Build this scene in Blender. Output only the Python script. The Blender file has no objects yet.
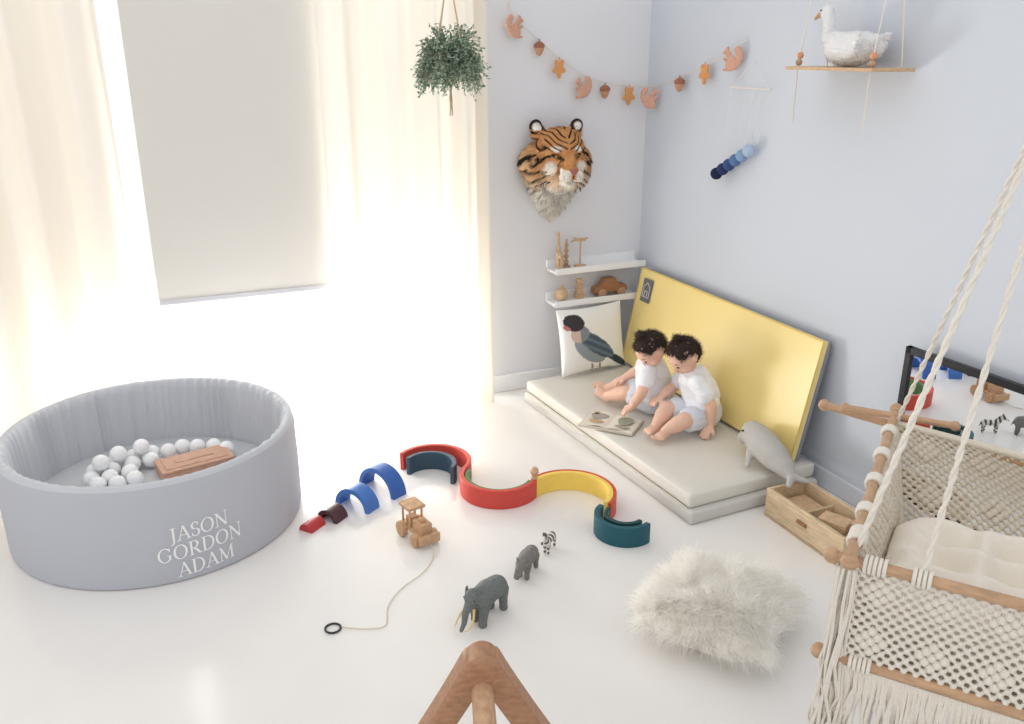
import bpy, math, random
import numpy as np
from mathutils import Vector as V, Matrix, noise
random.seed(7); rng=np.random.default_rng(7)
sc=bpy.context.scene
COL=sc.collection
try:
    sc.view_settings.view_transform='Standard'
    sc.view_settings.look='None'
except Exception: pass
pi=math.pi
def lin(c):
    return tuple(((x/255)/12.92 if x/255<=.04045 else ((x/255+.055)/1.055)**2.4) for x in c)
_m={}
def M(name,col,rough=.6,bump=0.,scale=60.,var=0.,spec=.3,metal=0.,trans=0.,sheen=0.,vcol=False,wood=False,coat=0.,scl=None):
    if name in _m: return _m[name]
    m=bpy.data.materials.new(name); m.use_nodes=True; nt=m.node_tree; N=nt.nodes; L=nt.links
    b=N['Principled BSDF']; out=N['Material Output']
    c=lin(col) if max(col)>1 else col
    b.inputs['Roughness'].default_value=rough
    b.inputs['Metallic'].default_value=metal
    b.inputs['Specular IOR Level'].default_value=spec
    b.inputs['Base Color'].default_value=(*c,1)
    if sheen: b.inputs['Sheen Weight'].default_value=sheen
    if coat: b.inputs['Coat Weight'].default_value=coat; b.inputs['Coat Roughness'].default_value=.15
    tc=N.new('ShaderNodeTexCoord'); mp=N.new('ShaderNodeMapping'); L.new(tc.outputs['Object'],mp.inputs[0])
    if scl: mp.inputs['Scale'].default_value=scl
    nz=N.new('ShaderNodeTexNoise'); nz.inputs['Scale'].default_value=scale; nz.inputs['Detail'].default_value=4
    L.new(mp.outputs[0],nz.inputs['Vector'])
    src=None
    if vcol:
        a=N.new('ShaderNodeAttribute'); a.attribute_name='Col'; L.new(a.outputs['Color'],b.inputs['Base Color']); src=a.outputs['Color']
    elif wood:
        mp.inputs['Scale'].default_value=scl or (6,6,40)
        r=N.new('ShaderNodeValToRGB'); e=r.color_ramp.elements
        e[0].position=.3; e[0].color=(*[x*.70 for x in c],1); e[1].position=.7; e[1].color=(*c,1)
        L.new(nz.outputs['Fac'],r.inputs[0]); L.new(r.outputs[0],b.inputs['Base Color']); src=r.outputs[0]
    elif var:
        r=N.new('ShaderNodeValToRGB'); e=r.color_ramp.elements
        e[0].position=.3; e[0].color=(*[x*(1-var) for x in c],1); e[1].position=.7; e[1].color=(*c,1)
        L.new(nz.outputs['Fac'],r.inputs[0]); L.new(r.outputs[0],b.inputs['Base Color']); src=r.outputs[0]
    if bump:
        bp=N.new('ShaderNodeBump'); bp.inputs['Strength'].default_value=bump; bp.inputs['Distance'].default_value=.01
        L.new(nz.outputs['Fac'],bp.inputs['Height']); L.new(bp.outputs[0],b.inputs['Normal'])
    if trans:
        tr=N.new('ShaderNodeBsdfTranslucent'); mx=N.new('ShaderNodeMixShader'); mx.inputs[0].default_value=trans
        if src: L.new(src,tr.inputs[0])
        else: tr.inputs[0].default_value=(*c,1)
        L.new(b.outputs[0],mx.inputs[1]); L.new(tr.outputs[0],mx.inputs[2]); L.new(mx.outputs[0],out.inputs[0])
    _m[name]=m; return m

def frame(d):
    d=V(d).normalized(); a=V((0,0,1)) if abs(d.z)<.9 else V((1,0,0))
    x=a.cross(d).normalized(); return x,d.cross(x).normalized()
class MB:
    def __init__(s): s.v=[];s.f=[];s.m=[];s.c=[]
    def add(s,vs,fs,mi=0,T=None,col=None):
        o=len(s.v)
        if T is not None: vs=[T@V(v) for v in vs]
        s.v+=[tuple(v) for v in vs]; s.f+=[tuple(i+o for i in f) for f in fs]; s.m+=[mi]*len(fs)
        s.c+=[col or (1,1,1)]*len(vs)
        return s
    def box(s,c,size,mi=0,T=None,rz=0,R=None):
        x,y,z=[k/2 for k in size]
        vs=[V((a*x,b*y,d*z)) for d in(-1,1) for b in(-1,1) for a in(-1,1)]
        Rm=R or Matrix.Rotation(rz,3,'Z')
        vs=[Rm@v+V(c) for v in vs]
        return s.add(vs,[(0,2,3,1),(4,5,7,6),(0,1,5,4),(2,6,7,3),(0,4,6,2),(1,3,7,5)],mi,T)
    def tube(s,pts,r,n=8,mi=0,T=None,cap=True,col=None):
        P=[V(p) for p in pts]; k=len(P); rr=r if hasattr(r,'__len__') else [r]*k
        vs=[];fs=[]; x=None
        for i in range(k):
            d=(P[min(i+1,k-1)]-P[max(i-1,0)])
            if d.length<1e-9: d=V((0,0,1))
            d.normalize()
            if x is None: x,y=frame(d)
            else:
                x=(x-d*x.dot(d)); x=x.normalized() if x.length>1e-6 else frame(d)[0]; y=d.cross(x)
            for j in range(n):
                a=2*pi*j/n; vs.append(P[i]+(x*math.cos(a)+y*math.sin(a))*rr[i])
        for i in range(k-1):
            for j in range(n):
                fs.append((i*n+j,i*n+(j+1)%n,(i+1)*n+(j+1)%n,(i+1)*n+j))
        if cap: fs+= [tuple(range(n))[::-1],tuple((k-1)*n+j for j in range(n))]
        return s.add(vs,fs,mi,T,col)
    def ell(s,c,r,n=16,m=10,mi=0,T=None,R=None,col=None):
        if not hasattr(r,'__len__'): r=(r,r,r)
        vs=[V((0,0,r[2]))];fs=[]
        for i in range(1,m):
            t=pi*i/m
            for j in range(n):
                a=2*pi*j/n; vs.append(V((r[0]*math.sin(t)*math.cos(a),r[1]*math.sin(t)*math.sin(a),r[2]*math.cos(t))))
        vs.append(V((0,0,-r[2])))
        for j in range(n):
            fs.append((0,1+j,1+(j+1)%n))
            for i in range(m-2):
                fs.append((1+i*n+j,1+(i+1)*n+j,1+(i+1)*n+(j+1)%n,1+i*n+(j+1)%n))
            fs.append((len(vs)-1,1+(m-2)*n+(j+1)%n,1+(m-2)*n+j))
        if R is not None: vs=[R@v for v in vs]
        return s.add([v+V(c) for v in vs],fs,mi,T,col)
    def lathe(s,prof,n=48,mi=0,T=None,mod=None):
        vs=[];fs=[];k=len(prof)
        for i,(r,z) in enumerate(prof):
            for j in range(n):
                a=2*pi*j/n; q=r+(mod(a,i) if mod else 0); vs.append((q*math.cos(a),q*math.sin(a),z))
        for i in range(k-1):
            for j in range(n): fs.append((i*n+j,i*n+(j+1)%n,(i+1)*n+(j+1)%n,(i+1)*n+j))
        return s.add(vs,fs,mi,T)
    def disc(s,r,z,n=48,mi=0,T=None):
        return s.add([(r*math.cos(2*pi*j/n),r*math.sin(2*pi*j/n),z) for j in range(n)],[tuple(range(n))],mi,T)
    def prism(s,poly,th,mi=0,T=None):
        n=len(poly); vs=[(x,-th/2,z) for x,z in poly]+[(x,th/2,z) for x,z in poly]
        fs=[tuple(range(n)),tuple(range(2*n-1,n-1,-1))]+[(i,i+n,(i+1)%n+n,(i+1)%n) for i in range(n)]
        return s.add(vs,fs,mi,T)
    def arch(s,ro,ri,d,mi=0,T=None,n=28,a0=0,a1=pi):
        vs=[];fs=[]
        for i in range(n+1):
            a=a0+(a1-a0)*i/n
            for r,y in((ro,-d/2),(ro,d/2),(ri,d/2),(ri,-d/2)): vs.append((r*math.cos(a),y,r*math.sin(a)))
        for i in range(n):
            for j in range(4): fs.append((i*4+j,i*4+(j+1)%4,i*4+4+(j+1)%4,i*4+4+j))
        fs+=[(3,2,1,0),(n*4,n*4+1,n*4+2,n*4+3)]
        return s.add(vs,fs,mi,T)
def fin(name,mb,mats,parent=None,loc=None,rot=None,smooth=35,bevel=0,label=None,cat=None,group=None,stuff=False,structure=False,usecol=False):
    me=bpy.data.meshes.new(name); me.from_pydata(mb.v,[],mb.f)
    me.polygons.foreach_set('material_index',mb.m)
    if usecol:
        a=me.color_attributes.new('Col','FLOAT_COLOR','POINT')
        arr=np.ones((len(mb.v),4),dtype=np.float32); arr[:,:3]=np.array(mb.c,dtype=np.float32); a.data.foreach_set('color',arr.ravel())
    for m in (mats if isinstance(mats,(list,tuple)) else [mats]): me.materials.append(m)
    if smooth:
        me.polygons.foreach_set('use_smooth',[True]*len(me.polygons))
        try: me.set_sharp_from_angle(angle=math.radians(smooth))
        except Exception: pass
    me.update()
    return reg(name,me,parent,loc,rot,bevel,label,cat,group,stuff,structure)
def reg(name,me,parent=None,loc=None,rot=None,bevel=0,label=None,cat=None,group=None,stuff=False,structure=False):
    o=bpy.data.objects.new(name,me); COL.objects.link(o)
    if parent: o.parent=parent
    if loc is not None: o.location=loc
    if rot is not None: o.rotation_euler=rot
    if bevel:
        b=o.modifiers.new('b','BEVEL'); b.width=bevel; b.segments=2; b.limit_method='ANGLE'; b.angle_limit=.6
    if label: o['label']=label
    if cat: o['category']=cat
    if group: o['group']=group
    if stuff: o['kind']='stuff'
    if structure: o['kind']='structure'
    return o
def thing(name,label,cat,loc,rz=0,group=None,rot=None):
    return reg(name,None,None,loc,rot or (0,0,rz),0,label,cat,group)
# ---- organic blobs: joined primitives voxel-remeshed into one continuous surface
def caps(mb,p0,r0,p1,r1,n=14):
    p0=V(p0);p1=V(p1)
    mb.ell(p0,r0,n,8); mb.ell(p1,r1,n,8)
    if (p1-p0).length>1e-5: mb.tube([p0,p1],[r0,r1],n)
def chain(mb,pts):
    for (a,ra),(b,rb) in zip(pts[:-1],pts[1:]): caps(mb,a,ra,b,rb)
def blob(mb,vox=.004,sm=3,fac=.5):
    me=bpy.data.meshes.new('t'); me.from_pydata(mb.v,[],mb.f)
    o=bpy.data.objects.new('t',me); COL.objects.link(o)
    r=o.modifiers.new('r','REMESH'); r.mode='VOXEL'; r.voxel_size=vox
    s=o.modifiers.new('s','SMOOTH'); s.iterations=sm; s.factor=fac
    bpy.context.view_layer.update()
    ev=o.evaluated_get(bpy.context.evaluated_depsgraph_get())
    m2=bpy.data.meshes.new_from_object(ev)
    bpy.data.objects.remove(o); bpy.data.meshes.remove(me)
    m2.polygons.foreach_set('use_smooth',[True]*len(m2.polygons))
    return m2
def bobj(name,mb,mat,vox=.004,sm=3,parent=None,paint=None,wrinkle=0,wf=18,**k):
    me=blob(mb,vox,sm)
    me.materials.append(mat)
    n=len(me.vertices)
    if wrinkle:
        for v in me.vertices:
            c=v.co; w=1-abs(noise.noise(V((c.x*wf,c.y*wf,c.z*wf*1.7))))*2.4; w2=noise.noise(V((c.x*wf*.5+5,c.y*wf*.5,c.z*wf*.5)))
            v.co=c+v.normal*wrinkle*(w*.7+w2)
    if paint:
        co=np.empty(n*3,dtype=np.float32); me.vertices.foreach_get('co',co); co=co.reshape(-1,3)
        a=me.color_attributes.new('Col','FLOAT_COLOR','POINT')
        arr=np.ones((n,4),dtype=np.float32)
        for i in range(n): arr[i,:3]=paint(co[i])
        a.data.foreach_set('color',arr.ravel())
    return reg(name,me,parent,**k)
def strand(mb,p,d,l,w,segs,grav,col=None,cd=None,mi=0):
    p=V(p); d=V(d).normalized(); st=l/segs
    side=d.cross(V((random.gauss(0,1),random.gauss(0,1),random.gauss(0,1)))).normalized()
    vs=[];fs=[]; g=V((0,0,-grav))
    for k in range(segs+1):
        ww=w*(1-k/segs)**.6
        if k==segs: vs.append(p.copy())
        else: vs+= [p-side*ww,p+side*ww]
        d=d+g
        if cd is not None: d=d+cd/segs
        d.normalize(); p=p+d*st
    for k in range(segs-1): fs.append((2*k,2*k+1,2*k+3,2*k+2))
    fs.append((2*segs-2,2*segs-1,2*segs))
    mb.add(vs,fs,mi,None,col)
def strands(mb,roots,dirs,L,w,segs=4,grav=0.,curl=0.,mi=0,cols=None):
    for i,(p,d) in enumerate(zip(roots,dirs)):
        cd=V((random.gauss(0,1),random.gauss(0,1),random.gauss(0,1)))*curl
        strand(mb,p,d,L*(.6+.6*random.random()),w,segs,grav,cols[i] if cols else None,cd,mi)
def smoothp(K,n=6):
    P=[V(k) for k in K]; out=[]
    for i in range(len(P)-1):
        a=P[max(i-1,0)];b=P[i];c=P[i+1];d=P[min(i+2,len(P)-1)]
        for k in range(n):
            t=k/n; out.append(.5*((2*b)+(c-a)*t+(2*a-5*b+4*c-d)*t*t+(3*b-a-3*c+d)*t**3))
    return out+[P[-1]]

# ================= materials
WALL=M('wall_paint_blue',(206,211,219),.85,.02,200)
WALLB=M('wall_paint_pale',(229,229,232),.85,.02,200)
FLOOR=M('floor_white',(239,236,232),.16,.010,6,.02,.5)
WHITE=M('white_paint',(242,242,242),.45)
CREAM=M('cotton_rope',(238,231,219),.9,.5,400)
CREAMD=M('cotton_net',(230,220,203),.9,.5,400)
WOOD=M('beech_wood',(220,186,148),.5,.05,8,wood=True)
WOODD=M('oak_wood',(200,162,128),.45,.05,6,wood=True,scl=(5,5,30))
WOODG=M('gym_wood',(184,138,106),.45,.05,6,wood=True,scl=(9,9,22))
PINE=M('pine_wood',(228,202,166),.55,.05,7,wood=True,scl=(25,3,25))
BLACK=M('black_lacquer',(28,28,32),.35)
DARK=M('dark_plastic',(30,28,30),.4)
# ================= setting
s=MB(); s.box((-2.6,-1.2,-.05),(5.6,8.4,.1)); fin('floor',s,FLOOR,structure=True)
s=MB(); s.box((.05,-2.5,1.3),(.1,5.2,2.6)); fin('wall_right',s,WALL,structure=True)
s=MB(); s.box((-.41,.05,1.3),(.82,.1,2.6)); s.box((-2.31,.05,2.4),(2.98,.1,.4)); s.box((-4.4,.05,1.3),(1.2,.1,2.6))
fin('wall_back',s,WALLB,structure=True)
s=MB(); s.box((-.41,-.007,.04),(.81,.014,.08)); fin('baseboard_back',s,WHITE,bevel=.004,structure=True)
s=MB(); s.box((-.007,-2.5,.035),(.014,5.0,.07)); fin('baseboard_right',s,M('baseboard_paint',(220,224,232),.5),bevel=.004,structure=True)
s=MB()
for x in (-3.78,-2.9,-1.63,-.84): s.box((x,.05,1.1),(.035,.05,2.2))
for z in (.012,2.18): s.box((-2.31,.05,z),(2.98,.06,.024))
fin('window_1',s,WHITE,bevel=.004,structure=True)

# ================= curtains and blind
def curtain(x0,x1,y0,amp,nf,z0,label,seed,mat):
    nx,nz=300,26; s=MB(); vs=[];fs=[]
    for k in range(nz+1):
        t=k/nz; z=z0+(2.35-z0)*t
        for i in range(nx+1):
            u=i/nx
            ph=2*pi*nf*u+1.6*math.sin(5*u+seed)+.7*math.sin(9*u+seed*2)
            flare=1+.35*(1-t)**2
            x=x0+(x1-x0)*u+ .010*math.sin(ph*.5+2*t)
            y=y0+amp*flare*math.sin(ph+.5*math.sin(3*t+u*4))+ .2*amp*math.sin(2.3*ph+t*2)
            vs.append((x,y,z))
    w=nx+1
    for k in range(nz):
        for i in range(nx): fs.append((k*w+i,k*w+i+1,(k+1)*w+i+1,(k+1)*w+i))
    s.add(vs,fs); return fin('curtain',s,mat,smooth=180,label=label,cat='curtain')
curtain(-3.7,-2.205,-.058,.034,8.5,.0,'cream linen curtain pooling at the floor by the ball pit',1,M('curtain_linen',(238,231,219),.9,.1,300,trans=.10))
curtain(-1.475,-.80,-.078,.030,4.6,.0,'sheer cream curtain beside the roller blind, glowing with daylight',2,M('curtain_sheer',(240,234,223),.9,.1,300,trans=.19))
bl=thing('roller_blind','off-white roller blind pulled half down over the bright window','blind',(-1.785,-.012,.585))
s=MB(); s.box((0,0,.9),(.68,.003,1.78)); fin('blind_fabric',s,M('blind_fabric',(230,227,220),.85,.1,400,trans=.10),bl)
s=MB(); s.box((0,0,.0),(.68,.012,.022)); fin('bottom_bar',s,M('blind_bar',(206,206,210),.5),bl,bevel=.003)

# ================= ball pit
pit=thing('ball_pit','round grey padded ball pit with white serif lettering','ball pit',(-2.215,-.590,0))
GREY=M('pit_cotton',(189,191,198),.85,.15,350)
GREY2=M('pit_lining',(199,201,206),.85,.15,350)
s=MB(); R0=.463
s.lathe([(R0-.02,.0),(R0-.004,.004),(R0,.02),(R0+.001,.16),(R0-.002,.300),(R0-.006,.320)],128)
s.disc(R0-.02,.001,64)
fin('outer_wall',s,GREY,pit,smooth=60)
s=MB(); npl=72
def pmod(a,i):
    amt=[0,.001,.0025,.005,.007,.007,.005][min(i,6)]
    return amt*(abs(math.sin(a*npl/2+1.4*math.sin(a*5)+.9*math.sin(a*13)))*1.6-.8)*(.5+.9*math.sin(a*7+1+2*math.sin(a*3))**2)
s.lathe([(R0-.006,.320),(R0-.012,.330),(R0-.024,.333),(R0-.036,.326),(R0-.043,.300),(R0-.050,.22),(R0-.056,.09)],864,mod=pmod); fin('pleated_lining',s,GREY2,pit,smooth=80)
s=MB(); s.lathe([(R0-.050,.06),(R0-.050,.098),(R0-.065,.106),(0.001,.109)],64); fin('floor_cushion',s,M('pit_floor',(200,202,206),.85,.15,350),pit,smooth=60)
def letters():
    G={}
    def st(a,b,w,w2=None):
        a=V((*a,0));b=V((*b,0)); d=(b-a).normalized(); n=V((-d.y,d.x,0)); w2=w2 or w
        return [[a+n*w/2,a-n*w/2,b-n*w2/2,b+n*w2/2]]
    def sf(x,y,w=.26): return st((x-w/2,y),(x+w/2,y),.05)
    def arc(cx,cy,rx,ry,a0,a1,tk,tn,n=22):
        q=[]; pr=None
        for i in range(n+1):
            a=math.radians(a0+(a1-a0)*i/n); w=tn+(tk-tn)*abs(math.cos(a))**1.3
            c=V((cx+rx*math.cos(a),cy+ry*math.sin(a),0)); nn=V((math.cos(a)*ry,math.sin(a)*rx,0)).normalized()
            cur=(c+nn*w/2,c-nn*w/2)
            if pr: q.append([pr[0],pr[1],cur[1],cur[0]])
            pr=cur
        return q
    t,h=.13,.06
    G['J']=(.42,st((.25,.97),(.25,.1),t)+sf(.25,.97,.34)+arc(.1,.08,.15,.25,0,-110,t,h,10))
    G['A']=(.78,st((.1,.03),(.4,1.0),h)+st((.38,1.0),(.69,.03),t)+st((.2,.35),(.58,.35),h)+sf(.1,.03)+sf(.68,.03,.3))
    G['S']=(.54,arc(.27,.75,.18,.22,35,270,t,h,16)+arc(.27,.27,.2,.25,90,-145,t,h,16)+st((.43,.95),(.43,.72),h)+st((.07,.05),(.07,.3),h))
    G['O']=(.86,arc(.43,.5,.34,.48,0,360,t,h,36))
    G['N']=(.84,st((.14,.03),(.14,.97),h)+st((.12,.97),(.7,.0),t)+st((.7,.0),(.7,.97),h)+sf(.12,.03)+sf(.1,.97,.2)+sf(.7,.97))
    G['G']=(.86,arc(.43,.5,.34,.48,42,318,t,h,30)+st((.7,.42),(.7,.12),t)+sf(.68,.43,.3)+st((.7,.95),(.7,.7),h))
    G['R']=(.74,st((.17,.03),(.17,.97),t)+sf(.17,.03)+sf(.13,.97,.2)+st((.15,.97),(.35,.97),h)+st((.15,.5),(.35,.5),h)+arc(.34,.735,.2,.235,90,-90,t,h,14)+st((.33,.5),(.66,.02),t)+sf(.68,.03,.16))
    G['D']=(.82,st((.17,.03),(.17,.97),t)+sf(.12,.97,.16)+sf(.12,.03,.16)+st((.15,.97),(.36,.97),h)+st((.15,.03),(.36,.03),h)+arc(.36,.5,.36,.47,90,-90,t,h,20))
    G['M']=(1.0,st((.15,.03),(.17,.97),h)+st((.15,.97),(.5,.05),t)+st((.49,.05),(.82,.97),h)+st((.83,.97),(.85,.03),t)+sf(.14,.03)+sf(.85,.03,.28)+sf(.12,.97,.16)+sf(.88,.97,.16))
    return G
G=letters(); s=MB(); hgt=.047
for word,zc,da in (('JASON',.168,.01),('GORDON',.109,.01),('ADAM',.050,.03)):
    W=sum(G[c][0] for c in word)*hgt*1.08; x=-W/2
    for c in word:
        w,q=G[c]
        for quad in q:
            vs=[]
            for p in quad:
                xx=x+p.x*hgt*1.05; a=math.radians(-78.5)+da+xx/R0; r=R0+.0035
                vs.append((r*math.cos(a),r*math.sin(a),zc+(p.y-.5)*hgt+.07*xx))
            s.add(vs,[(0,1,2,3)])
        x+=w*hgt*1.08
fin('lettering',s,M('white_print',(246,246,246),.6),pit,smooth=0)
BALL=M('white_ball_plastic',(242,243,244),.3,spec=.5)
s=MB(); s.ell((0,0,0),.028,24,16); b0=None
bp=[(-2.41,-.445),(-2.355,-.455),(-2.345,-.395),(-2.29,-.435),(-2.285,-.375),(-2.225,-.365),(-2.17,-.375),(-2.42,-.505),(-2.362,-.515),(-2.30,-.50),(-2.23,-.425),(-1.975,-.435),(-2.015,-.395),(-2.07,-.375),(-2.40,-.56),(-2.34,-.575),(-2.285,-.56),(-2.12,-.355)]
pts=[(x,y-.012,.138) for x,y in bp]+[(-2.33,-.442,.182),(-2.385,-.497,.183),(-2.255,-.412,.182)]
for p in pts:
    if b0 is None:
        b0=fin('play_ball',s,BALL,label='small white plastic ball in the ball pit',cat='ball',group='white balls in the ball pit',loc=p)
    else:
        o=b0.copy(); COL.objects.link(o); o.location=p
tb=thing('wooden_box','flat pinkish-tan wooden box lying among the white balls','box',(-2.09,-.52,.110),.2)
BXM=M('box_tan',(216,172,148),.6,.1,9,wood=True,scl=(4,30,30))
s=MB(); s.box((0,0,.018),(.24,.12,.036)); fin('box_body',s,BXM,tb,bevel=.004)
s=MB(); s.box((0,0,.040),(.246,.126,.008)); s.box((0,0,.045),(.21,.09,.004)); s.box((0,0,.048),(.13,.02,.004))
fin('lid',s,BXM,tb,bevel=.002)

# ================= mats
MATC=M('mat_vinyl_cream',(222,218,209),.4,.03,120)
MATG=M('mat_vinyl_grey',(206,204,198),.5,.03,120)
def cushionbox(s,c,size,r=.006,mi=0):
    x,y,z=[k/2 for k in size]; CR=.010
    prof=[(-r*1.2,-z),(-r*.3,-z+r*.5),(0,-z+r*1.4),(.001,0),(0,z-r*1.4),(-r*.3,z-r*.5),(-r*1.2,z),(-.05,z+.001)]
    vs=[];fs=[]
    def loop(o):
        pts=[]; cr=max(CR+o,.002)
        for cx,cy,a0 in((x-CR,y-CR,0),(-x+CR,y-CR,90),(-x+CR,-y+CR,180),(x-CR,-y+CR,270)):
            for k in range(5):
                a=math.radians(a0+k*22.5)
                if o<-.03:
                    q=((x+o)*(1 if cx>0 else -1),(y+o)*(1 if cy>0 else -1)); pts.append((q[0]+.001*math.cos(a),q[1]+.001*math.sin(a)))
                else: pts.append((cx+cr*math.cos(a),cy+cr*math.sin(a)))
        return pts
    for o,zz in prof: vs+=[(c[0]+a,c[1]+b,c[2]+zz) for a,b in loop(o)]
    for i in range(len(prof)-1):
        for j in range(20): fs.append((i*20+j,i*20+(j+1)%20,(i+1)*20+(j+1)%20,(i+1)*20+j))
    fs.append(tuple(range(20))[::-1]); fs.append(tuple((len(prof)-1)*20+j for j in range(20)))
    s.add(vs,fs,mi)
fm=thing('folding_play_mat','low cream folding play mat along the wall','play mat',(-.358,-.755,0),.045)
s=MB(); cushionbox(s,(0,0.0,.0235),(.56,1.23,.045)); fin('mat_panel',s,MATG,fm,smooth=50)
s=MB(); cushionbox(s,(.005,.01,.073),(.55,1.20,.050)); fin('mat_panel',s,MATC,fm,smooth=50)
s=MB(); s.tube([(-.272,-.58,.048),(-.272,.60,.048),(.26,.60,.048)],.003,8); fin('piping',s,M('mat_piping',(206,200,180),.5),fm)
al=math.atan2(.085,.42)
yp=thing('padded_back_panel','yellow padded mat panel leaning against the wall','play mat',(-.105,-.715,.107),rot=(0,al,0))
def slab(s,x0,x1,y0,y1,z0,z1,mi=0,puff=.007,n=18):
    vs=[];fs=[]
    for k in range(n+1):
        for j in range(n+1):
            u=j/n;w=k/n; pf=puff*min(1,6*min(u,1-u))*min(1,6*min(w,1-w))*(1+.25*noise.noise(V((u*5,w*2.5,1))))
            vs.append((x0-pf,y0+(y1-y0)*u,z0+(z1-z0)*w))
    for k in range(n):
        for j in range(n):
            a=k*(n+1)+j; fs.append((a,a+n+1,a+n+2,a+1))
    s.add(vs,fs,mi)
    s.box(((x0+x1)/2,(y0+y1)/2,(z0+z1)/2),(x1-x0-.0008,y1-y0-.0008,z1-z0-.0008),mi)
s=MB(); slab(s,-.04,-.018,-.59,.59,0,.445); fin('yellow_face',s,M('mat_vinyl_yellow',(244,220,146),.34,.03,120,spec=.45),yp,smooth=40)
s=MB(); s.box((-.008,0,.2225),(.018,1.18,.445)); fin('grey_backing',s,M('mat_backing',(140,143,152),.5),yp,bevel=.004)
s=MB(); s.tube([(-.041,-.59,.0),(-.041,-.59,.445),(-.041,.59,.445),(-.041,.59,.0)],.003,8); fin('piping',s,M('mat_piping_yellow',(226,198,112),.5),yp)
s=MB(); s.box((-.0495,.505,.355),(.003,.072,.105)); fin('logo_patch',s,M('patch_grey',(112,110,112),.6),yp)
s=MB()
for a,b in (((.53,.325),(.53,.37)),((.53,.37),(.505,.392)),((.505,.392),(.48,.37)),((.48,.37),(.48,.325)),((.48,.325),(.53,.325)),((.515,.325),(.515,.353)),((.515,.353),(.495,.353)),((.495,.353),(.495,.325))):
    s.tube([(-.0515,a[0],a[1]),(-.0515,b[0],b[1])],.0016,6)
fin('house_emblem',s,M('patch_print',(208,206,204),.6),yp)

# ================= children
SKIN=M('child_skin',(230,188,166),.5,.02,80,.05); SHIRT=M('white_jersey',(238,239,243),.85,.2,300)
SHORT=M('grey_jersey',(214,218,227),.85,.2,300); HAIR=M('dark_hair',(58,43,37),.5,.3,150)
def hand(pr,w,d,n,ts,s=1.):
    w=V(w);d=V(d).normalized();n=V(n); n=(n-d*n.dot(d)).normalized(); c=d.cross(n)
    for i in (-1,-.33,.33,1): caps(pr,w+c*.006*i,.010,w+d*.028+c*.0105*i,.0085,10)
    for i,L in zip((-1.5,-.5,.5,1.5),(.020,.025,.023,.018)):
        b=w+d*.032+c*i*.0088; m=b+d*L*.55+n*.002+c*i*.0012; t=m+d*L*.4+n*.008+c*i*.0008
        chain(pr,[(b,.0058),(m,.0054),(t,.0046)])
    b=w+d*.010+c*ts*.012; m=b+(d*.55+c*ts*.8)*.017; t=m+(d*.85+c*ts*.35)*.011+n*.003
    chain(pr,[(b,.0085),(m,.0068),(t,.0055)])
def foot(pr,a,d,up,mir):
    a=V(a);d=V(d).normalized();up=V(up);up=(up-d*up.dot(d)).normalized();c=d.cross(up)
    h=a-d*.008-up*.006; b=a+d*.037-up*.012
    caps(pr,h,.019,b+c*.006,.0145);caps(pr,h,.019,b-c*.007,.0145)
    for i,r in zip((-2,-1,0,1,2),(.0085,.0062,.006,.0056,.0052)):
        j=i*mir; caps(pr,b+c*j*.0082+d*.006,.006,b+c*j*.0088+d*(.020-.003*(i+2)),r,10)
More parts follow.
